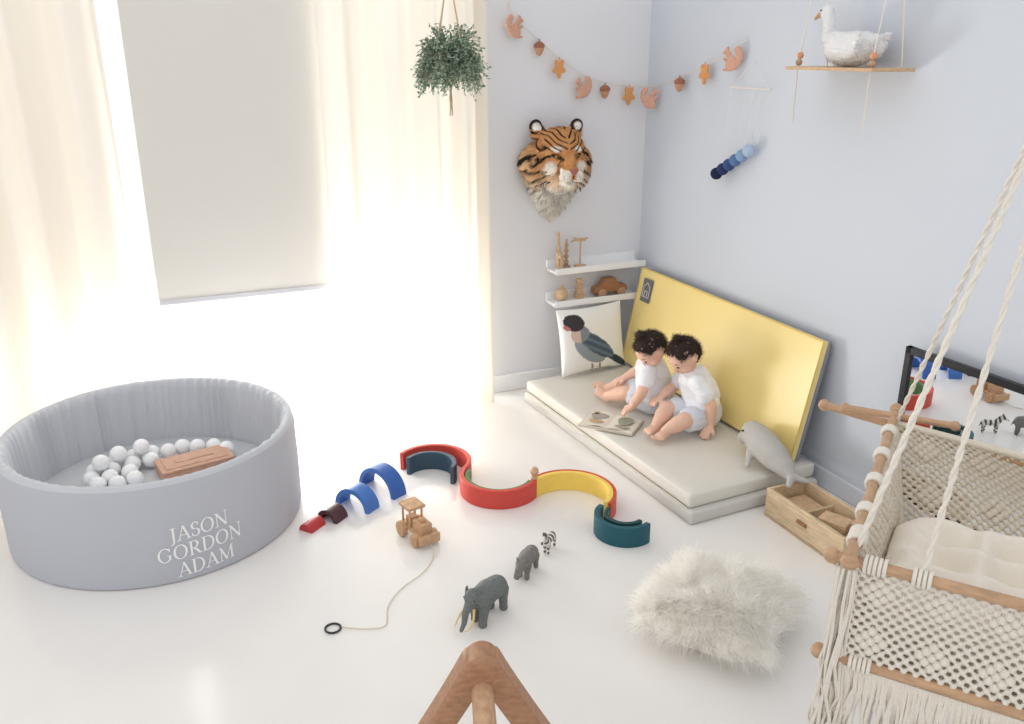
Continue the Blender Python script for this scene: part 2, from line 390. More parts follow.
def child(name,label,base,J,f,headf,headc,bun):
    base=V(base); root=thing(name,label,'toddler',base+V((0,0,.008)))
    q=lambda p:V(p)-base
    f=V(f).normalized(); Lf=V((-f.y,f.x,0))
    hf=V(headf).normalized(); hl=V((0,0,1)).cross(hf).normalized(); hu=hf.cross(hl)
    hc=q(headc); RM=Matrix((hf,hl,hu)).transposed(); K=.94
    H=lambda a,b,c: hc+(hf*a+hl*b+hu*c)*K
    P=lambda k:q(J[k])
    sc_=lambda t:tuple(x*K for x in t)
    s=MB()
    caps(s,P('pel')+Lf*.026,.056,P('pel')-Lf*.026,.056); chain(s,[(P('pel'),.064),(P('waist'),.064),(P('chest'),.055)])
    caps(s,P('chest')+Lf*.034+V((0,0,.010)),.031,P('chest')-Lf*.034+V((0,0,.010)),.031)
    chain(s,[(P('chest'),.038),(P('neck'),.027),(hc-hu*.03,.029)])
    s.ell(hc,sc_((.068,.062,.064)),24,16,R=RM); s.ell(H(.018,0,-.028),sc_((.046,.050,.038)),20,12,R=RM)
    s.ell(H(.034,.031,-.030),.022);s.ell(H(.034,-.031,-.030),.022)
    s.ell(H(.050,0,-.050),.013); s.ell(H(.066,0,-.020),(.008,.0075,.008)); s.ell(H(.060,0,-.008),(.006,.005,.011),R=RM)
    s.ell(H(.0615,0,-.038),(.006,.010,.005),R=RM)
    for sg in(1,-1): s.ell(H(-.004,sg*.062,-.010),(.011,.006,.016),14,10,R=RM); s.ell(H(.060,sg*.006,-.0245),.0045)
    for sd in 'LR':
        chain(s,[(P('sh'+sd),.027),(P('sh'+sd)*.4+P('el'+sd)*.6,.025),(P('el'+sd),.0215),(P('el'+sd)*.65+P('wr'+sd)*.35,.0225),(P('wr'+sd),.0150)])
        hd=J['hd'+sd]; hand(s,P('wr'+sd),hd[0],hd[1],hd[2])
        chain(s,[(P('hip'+sd),.047),(P('hip'+sd)*.4+P('kn'+sd)*.6,.039),(P('kn'+sd),.032),(P('kn'+sd)*.6+P('an'+sd)*.4,.031),(P('an'+sd),.0190)])
        foot(s,P('an'+sd),J['ft'+sd],J['fu'+sd],-1 if sd=='L' else 1)
    bobj('body',s,SKIN,.0028,4,root)
    s=MB()
    caps(s,P('waist')+Lf*.020-V((0,0,.035)),.070,P('waist')-Lf*.020-V((0,0,.035)),.070)
    chain(s,[(P('waist'),.073),(P('chest'),.062)])
    caps(s,P('chest')+Lf*.032+V((0,0,.009)),.038,P('chest')-Lf*.032+V((0,0,.009)),.038)
    for sd in 'LR':
        e=P('sh'+sd)*.48+P('el'+sd)*.52; caps(s,P('sh'+sd)*.8+P('el'+sd)*.2,.034,e,.037); caps(s,P('sh'+sd)*.6+P('chest')*.4,.036,P('sh'+sd),.033)
    for i in range(14):
        a=i*2*pi/14; s.ell(P('waist')-V((0,0,.062))+V((math.cos(a),math.sin(a),0))*.064,.014+.005*(i%2),10,8)
    bobj('shirt',s,SHIRT,.0038,5,root,wrinkle=.0050,wf=17)
    s=MB()
    caps(s,P('pel')+Lf*.024,.066,P('pel')-Lf*.024,.066)
    for sd in 'LR': caps(s,P('hip'+sd),.056,P('hip'+sd)*.38+P('kn'+sd)*.62,.048)
    bobj('shorts',s,SHORT,.004,2,root,wrinkle=.003,wf=20)
    s=MB()
    def ishair(d):
        if abs(d.y)>.80 and -.45<d.z<.12 and -.4<d.x<.35: return False
        if d.z>.72: return d.x<.75
        if d.z>.30: return d.x<.56
        if d.z>-.05: return d.x<.0
        return d.x<-.12 and d.z>-.60
    k=0
    while k<420:
        d=V((random.gauss(0,1),random.gauss(0,1),random.gauss(0,1))).normalized()
        if not ishair(d): continue
        s.ell(hc+RM@V((d.x*.065,d.y*.059,d.z*.062))*K,.0045+.003*random.random(),8,6); k+=1
    if bun: s.ell(H(-.014,0,.080),.018)
    else: s.ell(H(-.020,0,.070),.016)
    hm=blob(s,.0030,1); hm.materials.append(HAIR); reg('hair',hm,root)
    s=MB(); ro=[];di=[]
    while len(ro)<4200:
        d=V((random.gauss(0,1),random.gauss(0,1),random.gauss(0,1))).normalized()
        if not ishair(d): continue
        ro.append(hc+RM@V((d.x*.068,d.y*.062,d.z*.065))*K)
        tang=V((d.x*.9,d.y,-.5)) if d.z<.5 else V((.9 if d.x>0 else -.5,d.y*1.4,.15))
        di.append(RM@(d*.5+tang*.5+noise.noise_vector(d*6)*1.3))
    bc=H(-.014,0,.080) if bun else H(-.020,0,.070)
    for i in range(700):
        d=V((random.gauss(0,1),random.gauss(0,1),random.gauss(0,1))).normalized()
        ro.append(bc+d*.016); di.append(d*.5+d.cross(V((.3,.5,1)))+noise.noise_vector(d*4)*.6)
    strands(s,ro,di,.020,.0005,6,.03,2.2)
    fin('hair_wisps',s,HAIR,root,stuff=True,smooth=0)
    for sg in (1,-1):
        s=MB(); s.ell(H(.0600,sg*.024,-.004),sc_((.004,.0095,.0045)),12,8,R=RM); fin('eye',s,M('eye_dark',(24,16,14),.2),root)
        s=MB(); s.tube([H(.0600,sg*.014,.011),H(.0605,sg*.024,.015),H(.054,sg*.036,.011)],[.001,.0016,.0008],6); fin('eyebrow',s,HAIR,root)
    s=MB(); s.ell(H(.0665,0,-.038),(.003,.0095,.0032),12,8,R=RM); fin('mouth',s,M('lips',(206,124,116),.4),root)
    return root
JB=dict(pel=(-.235,-.90,.168),waist=(-.25,-.897,.230),chest=(-.277,-.89,.290),neck=(-.302,-.885,.338),
 shL=(-.303,-.944,.304),elL=(-.268,-.992,.222),wrL=(-.268,-.994,.140),hdL=((-.55,-.2,-.45),(0,0,-1),1),
 shR=(-.258,-.836,.304),elR=(-.315,-.80,.235),wrR=(-.380,-.825,.215),hdR=((-.9,.0,-.35),(0,0,-1),1),
 hipL=(-.27,-.932,.152),knL=(-.375,-.975,.171),anL=(-.448,-.960,.134),ftL=(-.85,-.45,.05),fuL=(0,0,1),
 hipR=(-.27,-.868,.152),knR=(-.385,-.872,.181),anR=(-.453,-.903,.134),ftR=(-.85,-.35,.1),fuR=(0,0,1))
child('person','toddler in white tee and pale shorts sitting, looking at book',(-.25,-.90,.098),JB,(-.93,.35,0),(-.72,.0,-.69),(-.335,-.886,.404),False)
JA=dict(pel=(-.32,-.69,.168),waist=(-.335,-.695,.230),chest=(-.358,-.702,.289),neck=(-.378,-.715,.335),
 shL=(-.400,-.752,.302),elL=(-.450,-.790,.230),wrL=(-.478,-.770,.170),hdL=((-.6,.2,-.45),(0,0,-1),-1),
 shR=(-.322,-.654,.302),elR=(-.342,-.592,.242),wrR=(-.395,-.570,.208),hdR=((-.8,.2,-.3),(0,0,-1),1),
 hipL=(-.35,-.715,.152),knL=(-.430,-.645,.171),anL=(-.468,-.555,.133),ftL=(-.4,.6,.35),fuL=(-.3,-.3,1),
 hipR=(-.33,-.66,.152),knR=(-.372,-.56,.174),anR=(-.423,-.480,.133),ftR=(-.6,.6,.4),fuR=(-.3,-.3,1))
child('person','toddler with topknot in white tee, legs out, reading book',(-.335,-.685,.098),JA,(-.75,.66,0),(-.60,.0,-.75),(-.395,-.748,.394),True)

# book
bk=thing('picture_book','open board picture book lying before the two toddlers','book',(-.555,-.745,.104),-.85)
s=MB(); s.box((-.055,0,.004),(.112,.15,.008)); s.box((.055,0,.004),(.112,.15,.008)); fin('cover',s,M('book_cover',(200,190,172),.6),bk,bevel=.001)
PG=M('book_pages',(232,226,210),.6)
for sg in(-1,1):
    s=MB(); n=10
    for i in range(n):
        u0=i/n;u1=(i+1)/n; h=lambda u:.010+.007*math.sin(pi*min(1,u*1.3+.05))
        s.add([(sg*u0*.107,-.072,h(u0)),(sg*u1*.107,-.072,h(u1)),(sg*u1*.107,.072,h(u1)),(sg*u0*.107,.072,h(u0))],[(0,1,2,3)])
    s.box((sg*.054,0,.009),(.106,.143,.003)); fin('page',s,PG,bk)
s=MB()
def blot(s,x,y,rx,ry,mi):
    s.add([(x+rx*math.cos(a*.5)*(1+.15*math.sin(a*1.5)),y+ry*math.sin(a*.5),.0185) for a in [k*pi/6 for k in range(24)]],[tuple(range(24))],mi)
blot(s,-.055,.02,.035,.03,0);blot(s,-.05,-.035,.03,.018,1);blot(s,.055,.01,.03,.04,2);blot(s,.06,-.045,.03,.012,0);blot(s,-.075,.045,.012,.012,1)
fin('page_illustrations',s,[M('ink_grey',(172,164,150),.7),M('ink_ochre',(196,168,130),.7),M('ink_green',(160,164,146),.7)],bk,smooth=0)

# ================= parrot pillow
def pcol(u,v):
    u=u/1.12+.02; v=v/1.1+.02
    def E(cx,cy,rx,ry,an):
        c,s_=math.cos(an),math.sin(an); x=(u-cx)*c+(v-cy)*s_; y=-(u-cx)*s_+(v-cy)*c; return (x/rx)**2+(y/ry)**2
    n=noise.noise(V((u*9,v*9,0)))*.25
    if E(-.72,.42,.10,.06,-.6)<1: return lin((190,120,110))
    if E(-.52,.55,.27,.23,-.4)<1+n*.3: return lin((62,58,62))
    if E(-.40,.22,.25,.22,.2)<1+n*.3: return lin((210,186,176)) if u<-.38 else lin((134,142,152))
    if E(.0,-.12,.62,.21,-.72)<1+n*.3:
        return lin((78,94,108)) if (math.sin(30*(u*.6+v))>-.2) else lin((104,120,132))
    if E(-.15,-.22,.52,.29,-.8)<1+n*.2: return lin((146,156,166))
    if E(.62,-.66,.42,.10,-.62)<1: return lin((60,68,80))
    if E(-.1,-.75,.03,.14,.2)<1 or E(.1,-.72,.03,.14,.2)<1: return lin((160,140,130))
    if E(-.3,-.90,.8,.04,.05)<1: return lin((190,184,174))
    return lin((242,241,238))
def pillow(name,size,th,mat,n=70,colf=None,**k):
    s=MB()
    for side in(1,-1):
        o=len(s.v)
        for j in range(n+1):
            for i in range(n+1):
                u=2*i/n-1;w=2*j/n-1
                e=max(0,(1-u**4)*(1-w**4))**.45*math.sqrt(max(0,1-.35*(u*u+w*w)))
                pin=1-.07*(1-abs(u)**2)*(abs(w)**3); pin2=1-.07*(1-abs(w)**2)*(abs(u)**3)
                x=u*size*1.15/2*pin2; z=w*size/2*pin
                wrk=.003*noise.noise(V((u*3,w*3,side)))
                s.v.append((x,side*-(th/2*e+wrk*e),z)); s.c.append(colf(u,w) if colf and side==1 else (.8,.79,.77))
        for j in range(n):
            for i in range(n):
                a=o+j*(n+1)+i; q=(a,a+1,a+n+2,a+n+1); s.f.append(q if side==1 else q[::-1]); s.m.append(0)
    return fin(name,s,mat,smooth=80,usecol=bool(colf),**k)
pillow('throw_pillow',.305,.085,M('printed_cotton',(255,255,255),.85,.15,300,vcol=True),90,pcol,loc=(-.335,-.165,.257),rot=(-.20,0,.10),label='white throw pillow printed with a dark grey parrot',cat='pillow')

# ================= shelves
for (x0,x1,z) in ((-.49,-.03,.560),(-.49,-.05,.410)):
    s=MB(); xc=(x0+x1)/2
    s.box((xc,-.055,z),(x1-x0,.106,.014)); s.box((xc,-.006,z+.018),(x1-x0,.012,.05)); s.box((xc,-.104,z+.006),(x1-x0,.01,.028))
    fin('picture_ledge',s,WHITE,bevel=.002,label='white wall-mounted picture ledge holding wooden toys',cat='shelf',group='white picture ledges')
zz=.5675
g=MB()
for dx,dy in((-.016,-.008),(.016,-.008),(-.016,.008),(.016,.008)): caps(g,(dx,dy,.004),.0045,(dx*.9,dy,.06),.006)
caps(g,(-.016,0,.068),.013,(.016,0,.074),.014); chain(g,[((.018,0,.08),.011),((.030,0,.125),.007),((.034,0,.15),.007)]); caps(g,(.034,0,.152),.008,(.056,0,.144),.005)
caps(g,(.034,.005,.158),.003,(.034,.008,.17),.002);caps(g,(.034,-.005,.158),.003,(.034,-.008,.17),.002); caps(g,(-.028,0,.07),.003,(-.034,0,.045),.002)
bobj('giraffe_figurine',g,WOOD,.0025,2,loc=(-.460,-.075,zz),rot=(0,0,1.3),label='slender wooden giraffe figurine standing on the upper ledge',cat='figurine')
t=thing('balancing_bird_toy','wooden balancing bird toy on a slim stand','toy',(-.345,-.055,zz),.2)
s=MB(); s.lathe([(0.001,0),(.028,0),(.028,.008),(.006,.012),(.004,.02),(.004,.115),(0.001,.118)],20); fin('stand',s,WOOD,t)
s=MB(); caps(s,(-.03,0,.125),.006,(.02,0,.122),.008); caps(s,(.02,0,.122),.008,(.04,0,.128),.004); caps(s,(0,0,.124),.006,(-.02,.03,.13),.003); caps(s,(0,0,.124),.006,(-.02,-.045,.13),.003); caps(s,(-.03,0,.125),.005,(-.055,0,.12),.003)
bobj('bird',s,WOOD,.0025,2,t)
t=thing('wooden_tower_toy','small stacked wooden peg tower on the upper ledge','toy',(-.41,-.045,zz))
s=MB(); s.box((0,0,.005),(.03,.03,.01)); s.tube([(0,0,.01),(0,0,.13)],.004,10)
for i in range(4): s.ell((0,0,.025+i*.026),(.012-.001*i,.012-.001*i,.012),14,8)
fin('peg_tower',s,WOODD,t)
zz=.4175
s=MB(); s.ell((0,0,.030),.030,24,14); s.lathe([(0.001,.059),(.008,.062),(.006,.071),(0.001,.073)],12)
fin('wooden_ball',s,WOOD,loc=(-.435,-.055,zz),label='round turned wooden ball toy on the lower ledge',cat='toy')
s=MB()
for i,(w,a) in enumerate(((.036,.2),(.03,-.1),(.028,.3),(.022,0))): s.box((0,0,.013+i*.0235),(w,w,.023),rz=a)
fin('block_stack',s,WOOD,bevel=.002,loc=(-.345,-.055,zz),label='little stack of pale wooden blocks on ledge',cat='toy')
t=thing('wooden_toy_car','chunky brown wooden toy car on the lower ledge','toy car',(-.19,-.055,zz),.0)
s=MB(); s.prism([(-.085,.02),(-.085,.045),(-.05,.052),(-.03,.085),(.02,.088),(.04,.058),(.08,.05),(.088,.03),(.085,.02)],.045); fin('car_body',s,M('walnut_toy',(172,122,86),.4,.05,9,wood=True),t,bevel=.004)
for x in(-.05,.052):
    for y in(-.027,.027):
        s=MB(); s.tube([(x,y-.006,.02),(x,y+.006,.02)],.020,20); s.tube([(x,y-.008,.02),(x,y+.008,.02)],.007,12); fin('wheel',s,WOODD,t)

# ================= tiger head trophy
TE=(.092,-.058,.128)
def tcol(p):
    x,y,z=p; n=noise.noise(V((x*16,y*16,z*16))); n2=noise.noise(V((x*70,y*70,z*70))); n3=noise.noise(V((x*30+7,y*30,z*30)))
    ax=abs(x)
    OR=lin((208,152,100)); WH=lin((240,234,223)); BK=lin((54,44,38)); TAN=lin((226,192,150))
    def mix(a,b,t):
        t=max(0,min(1,t)); return tuple(i*(1-t)+j*t for i,j in zip(a,b))
    c=mix(OR,TAN,(-z-.035+n*.03)/.05); c=mix(c,WH,(-z-.075+n*.03)/.04)
    if ax>.05: c=mix(c,TAN,(ax-.095)/.06)
    if y<-.15:
        c=mix(c,WH,1.6-1.4*(((ax-.046)/.022)**2+((z-.060)/.013)**2))
        c=mix(c,WH,1.5-1.1*(((ax-.066)/.028)**2+((z+.022)/.032)**2))
    if y<-.205 and z<-.018+.2*ax: c=mix(c,WH,(ax-.006)/.010 if z>-.05 else 1)
    st=0
    if z>.052 and ax<.080 and y<-.03:
        k=math.sin(z*260-ax*170+n*3.5); st=(k-.50)/.14 if ax>.005 else 0
    elif ax>.060 and z>-.16:
        k=math.sin(ax*150+z*170-y*70+n*4); st=(k-.46)/.14
        if y<-.19: st=0
    elif z<-.10:
        k=math.sin(z*150+ax*60+n*5); st=((k-.72)/.2)*.5
    if y<-.20 and ax<.07 and z<.05: st=0
    c=mix(c,BK,st)
    e=((ax-.045)/.022)**2+((z-.030-.28*(ax-.045))/.0110)**2
    if y<-.14: c=mix(c,BK,2.4-2*e)
    if y<-.16 and -.014<z<.026 and abs(ax-.028-.30*(.022-z))<.0035: c=mix(c,BK,.65)
    if y<-.24 and ax<.0022 and -.062<z<-.03: c=BK
    if y<-.215 and abs(z+.060+4.5*ax*ax)<.0030 and ax<.042: c=mix(c,BK,.8)
    if y<-.24 and .012<ax<.042 and -.052<z<-.026 and math.sin(z*900)>.3 and math.sin(ax*700)>.2: c=mix(c,BK,.5)
    ex=((ax-TE[0])**2+(z-TE[2])**2)**.5
    if z>TE[2]-.012 and ex<.05 and ax>.060:
        c=mix(BK,WH,(.021-ex)/.006) if y<TE[1]-.003 else BK
    k=1+.20*n2+.10*n3
    return [min(1,q*k) for q in c]
tg=thing('tiger_head_mount','mounted striped orange tiger head on the pale wall','wall decoration',(-.478,-.004,1.068),rot=(.09,0,-.10))
s=MB()
s.ell((0,-.11,.030),(.104,.105,.104),24,16); s.ell((0,-.15,.068),(.072,.070,.043),20,12)
s.ell((0,-.205,.022),(.030,.065,.034),R=Matrix.Rotation(.25,3,'X'))
s.ell((0,-.240,-.026),(.038,.050,.028)); s.ell((.023,-.262,-.040),(.028,.032,.025)); s.ell((-.023,-.262,-.040),(.028,.032,.025))
s.ell((0,-.222,-.074),(.030,.042,.020))
s.ell((.060,-.160,-.014),(.043,.045,.040)); s.ell((-.060,-.160,-.014),(.043,.045,.040))
s.ell((.088,-.105,-.050),(.055,.060,.080)); s.ell((-.088,-.105,-.050),(.055,.060,.080))
s.ell((.044,-.198,.052),(.024,.016,.009));s.ell((-.044,-.198,.052),(.024,.016,.009))
for sg in(1,-1):
    s.ell((sg*TE[0],TE[1],TE[2]),(.029,.013,.030),16,12); s.ell((sg*.078,-.062,.102),(.032,.028,.034))
s.ell((0,-.14,-.075),(.075,.07,.055))
for i in range(9):
    t=i/8; s.ell((.004*t,-.065+.035*t,-.02-.235*t),(.145*(1-t)**.75+.020,.060*(1-t)+.020,.070*(1-t)+.030),20,12)
TF=M('tiger_fur',(255,255,255),.95,0,vcol=True,spec=.15)
th=bobj('head',s,TF,.0034,4,tg,tcol)
me=th.data; nv=len(me.vertices); s=MB()
for i in rng.choice(nv,30000):
    v=me.vertices[int(i)]; p=v.co; nn=v.normal
    if p.y>-.006: continue
    if ((abs(p.x)-.045)/.015)**2+((p.z-.030)/.009)**2<1 and p.y<-.15: continue
    t=V((p.x*5,.8,.6 if p.z>.04 else -1.1)); t=(t-nn*t.dot(nn))
    if t.length<1e-4: t=nn
    L=.008
    if p.y>-.17: L=.012
    if abs(p.x)>.085 or p.z<-.08: L=.020
    if p.z<-.12: L=.028
    if p.z>.108 and abs(p.x)>.05: L=.005
    k=random.uniform(.84,1.12); col=tuple(min(1,q*k) for q in tcol(p))
    strand(s,p,nn*.30+t.normalized()+noise.noise_vector(p*60)*.35,L*random.uniform(.7,1.2),.0006 if L<.015 else .0008,4,.06,col)
fin('fur',s,TF,tg,stuff=True,usecol=True,smooth=0)
for sg in(1,-1):
    s=MB(); s.ell((sg*.045,-.204,.030),(.0105,.009,.0075),16,10); fin('eye',s,M('amber_glass',(170,126,58),.1,spec=.6),tg)
    s=MB(); s.ell((sg*.045,-.2125,.030),(.0042,.0025,.0045),12,8); fin('pupil',s,DARK,tg)
s=MB(); s.prism([(-.018,-.012),(-.016,-.004),(.016,-.004),(.018,-.012),(.005,-.028),(-.005,-.028)],.02,T=Matrix.Translation((0,-.285,0))); fin('nose',s,M('nose_pink',(164,104,92),.5),tg,bevel=.004)
s=MB()
for sg in(1,-1):
    for k in range(6): s.tube([(sg*.04,-.275,-.04-.005*k),(sg*.10,-.28,-.045-.012*k+.02),(sg*.14,-.25,-.06-.018*k+.02)],[.0006,.0005,.0002],4)
fin('whiskers',s,M('whisker',(240,240,240),.5),tg,stuff=True)

# ================= garland
GF=[M('felt_orange',(226,162,104),.95,.5,300),M('felt_brown',(164,112,88),.95,.5,300),M('felt_peach',(220,170,146),.95,.5,300),M('felt_tan',(204,154,120),.95,.5,300)]
gl=thing('felt_garland','felt squirrel, acorn and leaf garland strung across the corner','garland',(-.3,-.02,1.4))
gb=V((-.3,-.02,1.4))
gp=[(-.68,-.012,1.69),(-.655,-.02,1.62),(-.55,-.02,1.535),(-.455,-.02,1.465),(-.35,-.02,1.40),(-.23,-.02,1.36),(-.11,-.02,1.345),(-.035,-.035,1.345),(-.02,-.13,1.35),(-.02,-.31,1.395),(-.02,-.48,1.44),(-.02,-.66,1.51),(-.008,-.69,1.54)]
s=MB(); s.tube([V(p)-gb for p in smoothp(gp,4)],.0020,6); fin('string',s,M('twine',(224,214,196),.9),gl)
SQc=[(.002,-.026,.023),(-.002,-.008,.018),(.010,.010,.012),(.020,.022,.012),(.030,.019,.007),(.017,.035,.005),(.022,-.008,.006),(.030,-.004,.005),(.016,-.042,.007),(.028,-.043,.005),(-.018,-.030,.013),(-.029,-.016,.013),(-.035,.000,.014),(-.033,.017,.015),(-.025,.030,.013)]
LF=[]
for i in range(40):
    a=2*pi*i/40; r=.030+.008*math.cos(5*a+pi/2); LF.append((r*math.cos(a)*.85,r*math.sin(a)*1.1))
sqm=None
def deco(kind,p,rz,mi,s_=1.,fx=1):
    global sqm
    p=V(p)-gb
    if kind=='sq':
        if sqm is None:
            s=MB()
            for x,z,r in SQc: s.ell((x,0,z),(r,.008,r),14,10)
            sqm=blob(s,.0018,2); sqm.materials.append(GF[mi])
        o=reg('squirrel',sqm,gl,p,(0,0,rz)); o.scale=(s_*fx,s_,s_)
    elif kind=='lf':
        s=MB(); s.prism([(x*s_,z*s_) for x,z in LF],.009); s.tube([(0,0,.03*s_),(0,0,.045*s_)],.003,6); fin('oak_leaf',s,GF[mi],gl,loc=p,rot=(0,0,rz),bevel=.003,smooth=40)
    else:
        s=MB(); s.lathe([(0.001,-.032),(.010,-.026),(.018,-.008),(.019,.004)],16,1); s.lathe([(.019,.0),(.023,.004),(.022,.014),(.010,.024),(.001,.026)],16,0); s.tube([(0,0,.024),(0,0,.035)],.0025,6)
        fin('acorn',s,[GF[1],GF[3]],gl,loc=p)
W_=-.035
deco('sq',(-.655,W_,1.585),.2,2,1.0);deco('ac',(-.55,W_,1.50),0,0);deco('lf',(-.457,W_,1.42),.1,0);deco('sq',(-.345,W_,1.345),.1,2,1.0,-1)
deco('ac',(-.235,W_,1.325),0,0);deco('lf',(-.115,W_,1.305),.1,0)
deco('sq',(-.045,-.10,1.30),-1.0,2,1.0);deco('ac',(W_,-.30,1.36),0,0);deco('lf',(W_,-.47,1.405),-1.5,0);deco('sq',(W_-.005,-.64,1.465),-1.2,2,1.0,-1)

# ================= wall hanging with felt balls
wh=thing('felt_ball_hanging','wall hanging with a slanted row of blue felt balls','wall decoration',(-.03,-.75,1.36))
s=MB(); s.tube([(0,.12,0),(0,-.12,0)],.003,10); fin('dowel',s,M('pale_dowel',(226,220,212),.6),wh)
s=MB(); s.tube([(0,.11,0),(.02,0,.10),(0,-.11,0)],.0010,5)
for y in(.11,.065,.02,-.025,-.07,-.11):
    t=(.13-y)/.24; s.tube([(0,y,0),(-.01,.135-.22*t,-.31+.12*t)],.0008,5)
fin('strings',s,CREAM,wh)
cl=[(34,42,76),(48,60,100),(62,84,134),(96,126,172),(140,168,204),(180,200,224)]
for i,c in enumerate(cl):
    s=MB(); t=i/5; s.ell((-.015,.140-.185*t,-.325+.105*t),.0235,18,12)
    fin('felt_ball',s,M('felt_blue_%d'%i,c,.95,.5,300),wh)

# ================= swan shelf
ss=thing('hanging_rope_shelf','slim wooden shelf hung on white ropes with beads','shelf',(-.10,-1.305,1.44))
s=MB(); s.box((0,0,0),(.17,.37,.010)); fin('board',s,WOOD,ss,bevel=.002)
for y in(-.155,.155):
    s=MB()
    s.tube([(-.06,y,-.17),(-.06,y,-.006),(-.06,y,.0),(-.02,y,.3),(0,y,.55),(.02,y,.3),(.06,y,.0),(.06,y,-.012)],.0022,6)
    fin('rope',s,CREAM,ss)
for y in(-.155,.155):
    for k in range(2):
        s=MB(); s.ell((-.057+.003*k,y,.017+.021*k),.0105,14,10); fin('bead',s,M('bead_orange',(214,154,110),.5) if k else WOODD,ss)
s=MB()
s.ell((0,0,.075),(.080,.115,.066),22,14); caps(s,(0,-.10,.09),.035,(0,-.15,.12),.012)
chain(s,[((0,.095,.085),.040),((-.01,.130,.125),.027),((-.015,.128,.175),.022),((-.02,.132,.210),.024)]); s.ell((-.022,.142,.222),(.026,.034,.027))
s.ell((-.055,-.02,.09),(.035,.10,.05),R=Matrix.Rotation(.2,3,'X'));s.ell((.055,-.02,.09),(.035,.10,.05),R=Matrix.Rotation(.2,3,'X'))
for i in range(4):
    for sg in(1,-1): caps(s,(sg*.07,-.03-.015*i,.075+.014*i),.014,(sg*.065,-.12-.006*i,.085+.016*i),.006)
sw=thing('swan_plush','white plush swan with tan beak sitting on shelf','soft toy',(-.10,-1.305,1.4405),-.15); sw.scale=(.78,.80,.74)
swo=bobj('body',s,M('white_plush',(242,242,242),.95,.6,180),.0045,3,sw,wrinkle=.004,wf=40)
s=MB(); me=swo.data; ro=[];di=[]
for i in rng.choice(len(me.vertices),5000):
    v=me.vertices[int(i)]; ro.append(v.co.copy()); di.append(v.normal*.6+V((0,-.6,-.2)))
strands(s,ro,di,.010,.0009,3,.0,.8); fin('plush_pile',s,M('white_plush_pile',(248,248,248),.95,trans=.3),sw,stuff=True,smooth=0)
s=MB(); chain(s,[((-.025,.166,.222),.014),((-.03,.192,.208),.009),((-.03,.208,.198),.006)]); bobj('beak',s,M('beak_tan',(196,156,120),.7),.003,2,sw)
for sg in(1,-1):
    s=MB(); s.ell((-.022+sg*.024,.150,.230),.004,10,8); fin('eye',s,DARK,sw)

# ================= hanging plant
hp=thing('hanging_plant','trailing green plant in a hanging cord holder','plant',(-1.07,-.40,1.30))
s=MB(); s.lathe([(.001,.10),(.045,.10),(.055,.12),(.062,.18),(.058,.18),(.05,.16),(.001,.16)],28); fin('pot',s,M('pot_green_grey',(150,156,140),.7),hp)
s=MB()
for k in range(4):
    a=k*pi/2+.4; s.tube([(0,0,.085),(.05*math.cos(a),.05*math.sin(a),.10),(.066*math.cos(a),.066*math.sin(a),.18),(.0,.0,.46),(0,0,.9)],.0022,6)
for k in range(5): s.tube([(0,0,.085),(.004*math.cos(k),.004*math.sin(k),.03),(.006*math.cos(k*2),.006*math.sin(k*2),-.03)],.002,5)
fin('hanger_cord',s,M('jute',(206,186,154),.9),hp)
s=MB()
for i in range(520):
    a=random.random()*2*pi; low=random.random()<.5
    el=random.uniform(-.7,.3) if low else random.uniform(-.1,1.5); L=random.uniform(.055,.085)
    z0=random.uniform(.11,.19) if low else .19
    rr=.055 if low else .025
    p=V((rr*math.cos(a),rr*math.sin(a),z0)); d=V((math.cos(a)*math.cos(el),math.sin(a)*math.cos(el),math.sin(el)*.9)); pts=[p.copy()]
    for k in range(6):
        d=(d+V((0,0,-.24))).normalized(); p=p+d*L/5; pts.append(p.copy())
    s.tube(pts,.0008,3,1)
    for k in range(1,7):
        for r in range(2):
            c=pts[k]; q=V((random.gauss(0,1),random.gauss(0,1),random.gauss(0,.6))).normalized(); sd=q.cross(V((random.gauss(0,1),random.gauss(0,1),1))).normalized(); l=random.uniform(.008,.016); w=l*.40
            s.add([c,c+q*l*.5+sd*w,c+q*l,c+q*l*.5-sd*w],[(0,1,2,3)],random.choice((0,2,2)))
fin('foliage',s,[M('leaf_green',(112,138,116),.6,trans=.35),M('stem',(130,126,104),.7),M('leaf_pale',(172,190,170),.6,trans=.35)],hp,stuff=True,smooth=0)

# ================= rainbow arches
def C3(n,c): return M(n,c,.45,.02,40,.06)
RED=C3('paint_red',(212,80,70)); TEAL=C3('paint_teal',(36,92,104)); NAVY=C3('paint_navy',(58,82,98)); GREEN=C3('paint_green',(104,140,90)); DGREEN=C3('paint_dark_green',(40,76,78)); YEL=C3('paint_yellow',(248,214,106)); BLUE=C3('paint_blue',(60,104,178)); LBLUE=C3('paint_light_blue',(74,122,196)); PLUM=C3('paint_plum',(84,56,62)); DRED=C3('paint_crimson',(190,64,66)); ORG=C3('paint_orange',(214,84,66))
def lay(e0,e1,w,side,mat,label,depth=.07,off=(0,0),rr=None):
    e0=V((*e0,0));e1=V((*e1,0)); c=(e0+e1)/2+V((*off,0)); ch=(e1-e0); r=rr or ch.length/2+w/2
    a=math.atan2(ch.y,ch.x)+(pi if side>0 else 0)
    s=MB(); T=Matrix.Translation((0,0,depth/2))@Matrix.Rotation(a,4,'Z')@Matrix.Rotation(pi/2,4,'X')
    s.arch(r,r-w,depth,T=T,n=40)
    return fin('wooden_arch',s,mat,loc=(c.x,c.y,0),bevel=.002,smooth=40,label=label,cat='toy')
E=[(-1.370,-.60),(-1.19,-.80),(-1.00,-.99),(-.85,-1.235)]
lay(E[0],E[1],.016,1,RED,'red wooden rainbow arch standing on its side')
